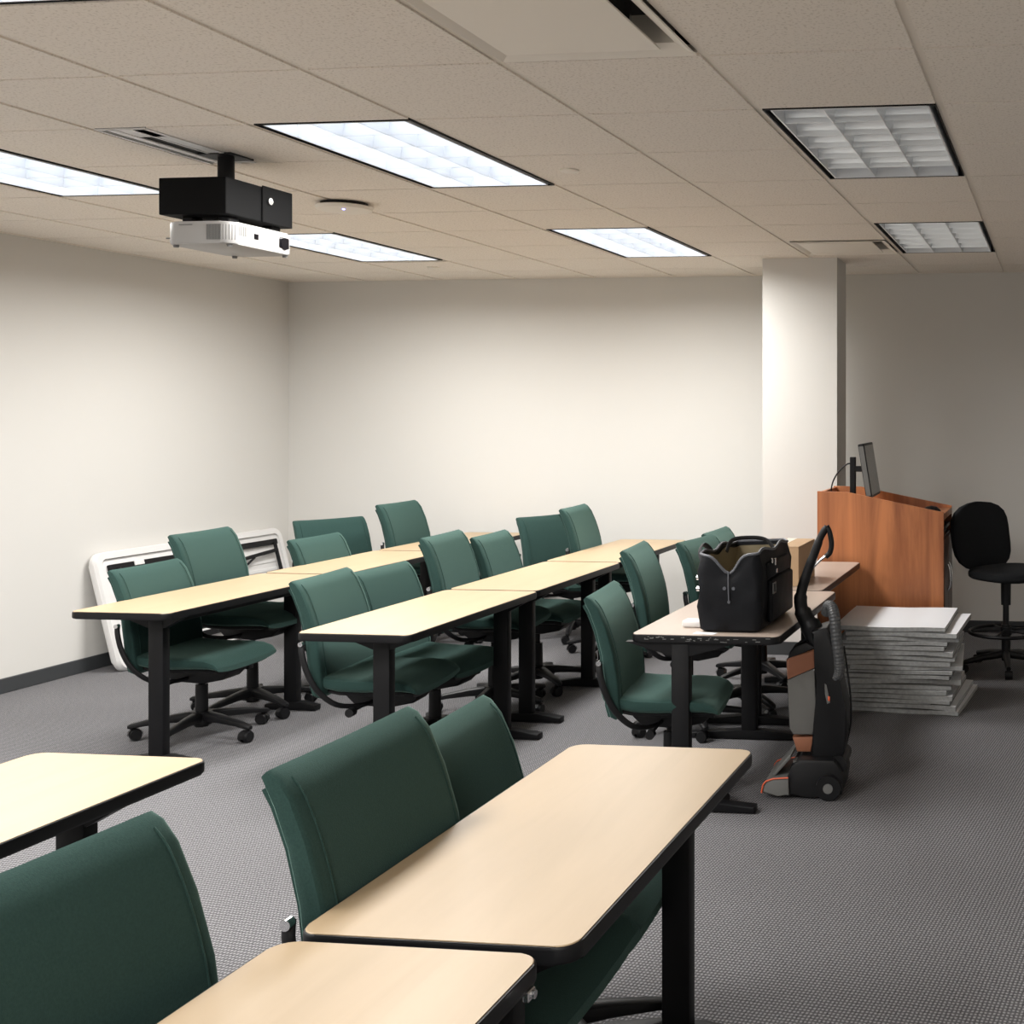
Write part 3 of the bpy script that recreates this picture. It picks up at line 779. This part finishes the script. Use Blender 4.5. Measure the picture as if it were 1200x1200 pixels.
# ------------------------------------------------------------------ vacuum cleaner (faces left)
t = empty('vacuum_cleaner', (1.785, 1.64, 0), R(4)); tag(t, 'upright vacuum cleaner with clear bin and copper trim beside the pale tables', 'vacuum cleaner')
def V(u, v, y=0):   # side-view coordinates measured on the machine, in metres
    return ((u-217)/3.333/283, y, (1137-v)/3.333/283)
def V2(u, v): a = V(u, v); return (a[0], a[2])
def vp(name, pts, hw, m, bev=.006, par=None, y=0):
    bm = BM(); prism(bm, [V2(*p) for p in pts], y-hw, y+hw, bev=bev); return mk(name, bm, m, par or t, smooth=True)
vp('floor_head', [(150, 1052), (165, 1010), (200, 985), (330, 985), (352, 1010), (370, 1060), (362, 1120), (250, 1130), (158, 1126)], .135, M['black_plastic'], .012)
noz = vp('nozzle', [(52, 1112), (66, 1070), (100, 1058), (158, 1054), (160, 1122), (120, 1122)], .145, M['grey_plastic'], .008)
bm = BM()
tp = [V(54, 1108), V(60, 1080), V(72, 1066), V(100, 1056), V(157, 1052)]
tube(bm, [(p[0], -.147, p[2]+.001) for p in tp], .0035, 8); tube(bm, [(p[0], .147, p[2]+.001) for p in tp], .0035, 8)
tube(bm, [(tp[0][0], -.147, tp[0][2]), (tp[0][0], .147, tp[0][2])], .0035, 8); mk('nozzle_trim', bm, M['orange'], noz, smooth=True)
vp('head_strut', [(88, 1052), (150, 980), (162, 975), (160, 990), (100, 1056)], .10, M['grey_plastic'], .003)
for s in (-1, 1):
    bm = BM(); x, _, z_ = V(312, 1078)
    cyl(bm, (x, s*.125, .053), (x, s*.160, .053), .053, .050, n=28); wl = mk('wheel', bm, M['black_plastic'], t, smooth=True)
    bm = BM(); cyl(bm, (x, s*.160, .053), (x, s*.164, .053), .020, n=18); mk('hubcap', bm, M['grey_plastic'], wl, smooth=True)
bm = BM(); x, _, z_ = V(345, 1010); cyl(bm, (x, -.10, z_), (x, .10, z_), .035, n=24); mk('pivot', bm, M['black_plastic'], t, smooth=True)
vp('body', [(250, 700), (262, 640), (248, 560), (235, 500), (300, 480), (335, 560), (350, 700), (372, 800), (380, 900), (362, 985), (250, 1000), (235, 975), (258, 860), (256, 760)], .085, M['black_plastic'], .012)
bn = vp('dust_bin', [(141, 690), (150, 880), (165, 905), (248, 905), (256, 860), (258, 640)], .072, M['bin'], .010)
vp('dirt', [(155, 830), (160, 895), (244, 897), (248, 845)], .058, M['grey_plastic'], .004, bn)
vp('bin_filter', [(178, 700), (185, 800), (225, 800), (235, 690)], .030, M['black_plastic'], .004, bn)
vp('bin_band', [(138, 612), (152, 605), (250, 570), (258, 640), (143, 690)], .074, M['copper'], .006)
vp('bin_lid', [(142, 612), (150, 585), (175, 560), (215, 545), (245, 560), (252, 572), (150, 610)], .068, M['black_plastic'], .008)
bm = BM(); tube(bm, smoothpath([V(150, 600), V(165, 572), V(195, 550), V(220, 525), V(226, 500)], 4), .006, 8); mk('bin_handle', bm, M['black_plastic'], t, smooth=True)
vp('dirt_cup', [(160, 918), (244, 915), (232, 975), (178, 975)], .055, M['copper'], .006)
# handle with grip loop
bm = BM()
tube(bm, smoothpath([V(262, 600), V(240, 520), V(208, 465), V(186, 410), V(190, 350), V(212, 280), V(240, 205), V(265, 140), V(290, 98)], 5),
     [.052]*4+[.045]*5+[.036]*5+[.028]*5+[.022]*5+[.020]*5+[.018]*5+[.015]*5+[.012]*2, 12, flat=.85, up=(1, 0, 0))
hd = mk('handle', bm, M['black_plastic'], t, smooth=True)
bm = BM(); tube(bm, smoothpath([V(288, 96), V(300, 120), V(308, 165), V(302, 200), V(285, 218)], 5), .011, 10); mk('grip_loop', bm, M['black_plastic'], hd, smooth=True)
bm = BM(); tube(bm, smoothpath([V(300, 205), V(270, 225), V(232, 262)], 4), .006, 8); g_ = mk('trigger_bar', bm, M['chrome'], hd, smooth=True)
# hose
bm = BM()
pts = smoothpath([V(300, 690, -.03), V(325, 685, -.06), V(345, 655, -.07), V(345, 600, -.075), V(335, 520, -.075), V(328, 450, -.07), V(315, 412, -.05), V(298, 410, -.03), V(290, 440, -.01)], 10)
tube(bm, pts, [.0245 if k % 2 else .0228 for k in range(len(pts))], 14); mk('hose', bm, M['hose'], t, smooth=False)
bm = BM(); tube(bm, smoothpath([V(362, 560, -.05), V(375, 640, -.06), V(388, 760, -.05), V(388, 860, -.03), V(370, 940, -.02)], 6), .004, 8); mk('power_cord', bm, M['black_plastic'], t, smooth=True)
vp('switch_plate', [(290, 700), (298, 705), (312, 775), (300, 780), (292, 740)], .0865, M['grey_plastic'], .002)
vp('button', [(303, 748), (312, 752), (311, 768), (304, 766)], .089, M['orange'], .001)
bm = BM(); x, _, z_ = V(185, 1005)
for dy in (-.06, -.09): cyl(bm, (x, dy, z_-.01), (x, dy, z_+.008), .018, n=14)
x, _, z_ = V(262, 1005); cyl(bm, (x, -.08, z_-.01), (x, -.08, z_+.006), .028, n=16); mk('head_knob', bm, M['grey_plastic'], t, smooth=True)

# ------------------------------------------------------------------ folding table leaning on the left wall
t = empty('folding_table', (-2.835, 3.40, 0)); tag(t, 'white plastic folding table leaning on its side against the left wall', 'table')
tilt = math.atan2(.19, .72); L = 1.78; Hh = .745
piv = t; rotm = Matrix.Rotation(-tilt, 4, 'Y')
def ft(name, bm, m, par=None, smooth=False):
    for v in bm.verts: v.co = rotm @ v.co
    return mk(name, bm, m, par or t, smooth=smooth)
bm = BM(); ol = rrect(0, L, .004, Hh, .07, 8); prism(bm, ol, -.045, -.008, bev=.012, plane='yz', seg=3); top = ft('tabletop', bm, M['white_plastic'], smooth=True)
bm = BM()
ol1 = rrect(.0, L, .004, Hh, .07, 8); ol2 = rrect(.045, L-.045, .049, Hh-.045, .04, 8)
a = [[bm.verts.new((x, p[0], p[1])) for p in o_] for x, o_ in ((-.012, ol1), (.008, [(q[0]*.99+.009, q[1]*.98+.008) for q in ol1]), (.008, ol2), (-.012, ol2))]
for r0, r1 in zip(a, a[1:]):
    for k in range(len(r0)): bm.faces.new((r0[k], r0[(k+1) % len(r0)], r1[(k+1) % len(r0)], r1[k]))
ft('rim', bm, M['white_plastic'], top, True)
bm = BM()
for k in range(9): box(bm, -.010, -.002, .20, L-.10, .12+k*.062, .145+k*.062, .003, 1)
ft('ribs', bm, M['white_plastic'], top)
bm = BM(); box(bm, -.006, .022, .09, L-.09, Hh-.125, Hh-.085, .004, 1); box(bm, -.006, .022, .09, L-.09, .085, .125, .004, 1); ft('frame_rail', bm, M['black_metal'])
for (ya, yb) in ((.14, .80), (L-.14, L-.80)):
    bm = BM()
    tube(bm, [(.03, ya, Hh-.11), (.03, ya, .11)], .013, 8)
    tube(bm, smoothpath([(.034, ya, Hh-.17), (.034, yb*.6+ya*.4, Hh-.2), (.036, yb, Hh-.24), (.036, yb, .24), (.034, yb*.6+ya*.4, .2), (.034, ya, .17)], 4), .013, 8)
    tube(bm, [(.036, ya+(yb-ya)*.75, Hh-.23), (.036, ya+(yb-ya)*.75, .23)], .009, 8)
    tube(bm, [(.036, ya+(yb-ya)*.4, Hh-.2), (.036, (ya+yb)/2+(yb-ya)*.5, Hh/2)], .008, 8)
    ft('leg_frame', bm, M['black_metal'], smooth=True)
bm = BM(); box(bm, .02, .03, .28, .36, Hh-.115, Hh-.085, .003, 1); ft('bracket', bm, M['white_plastic'])
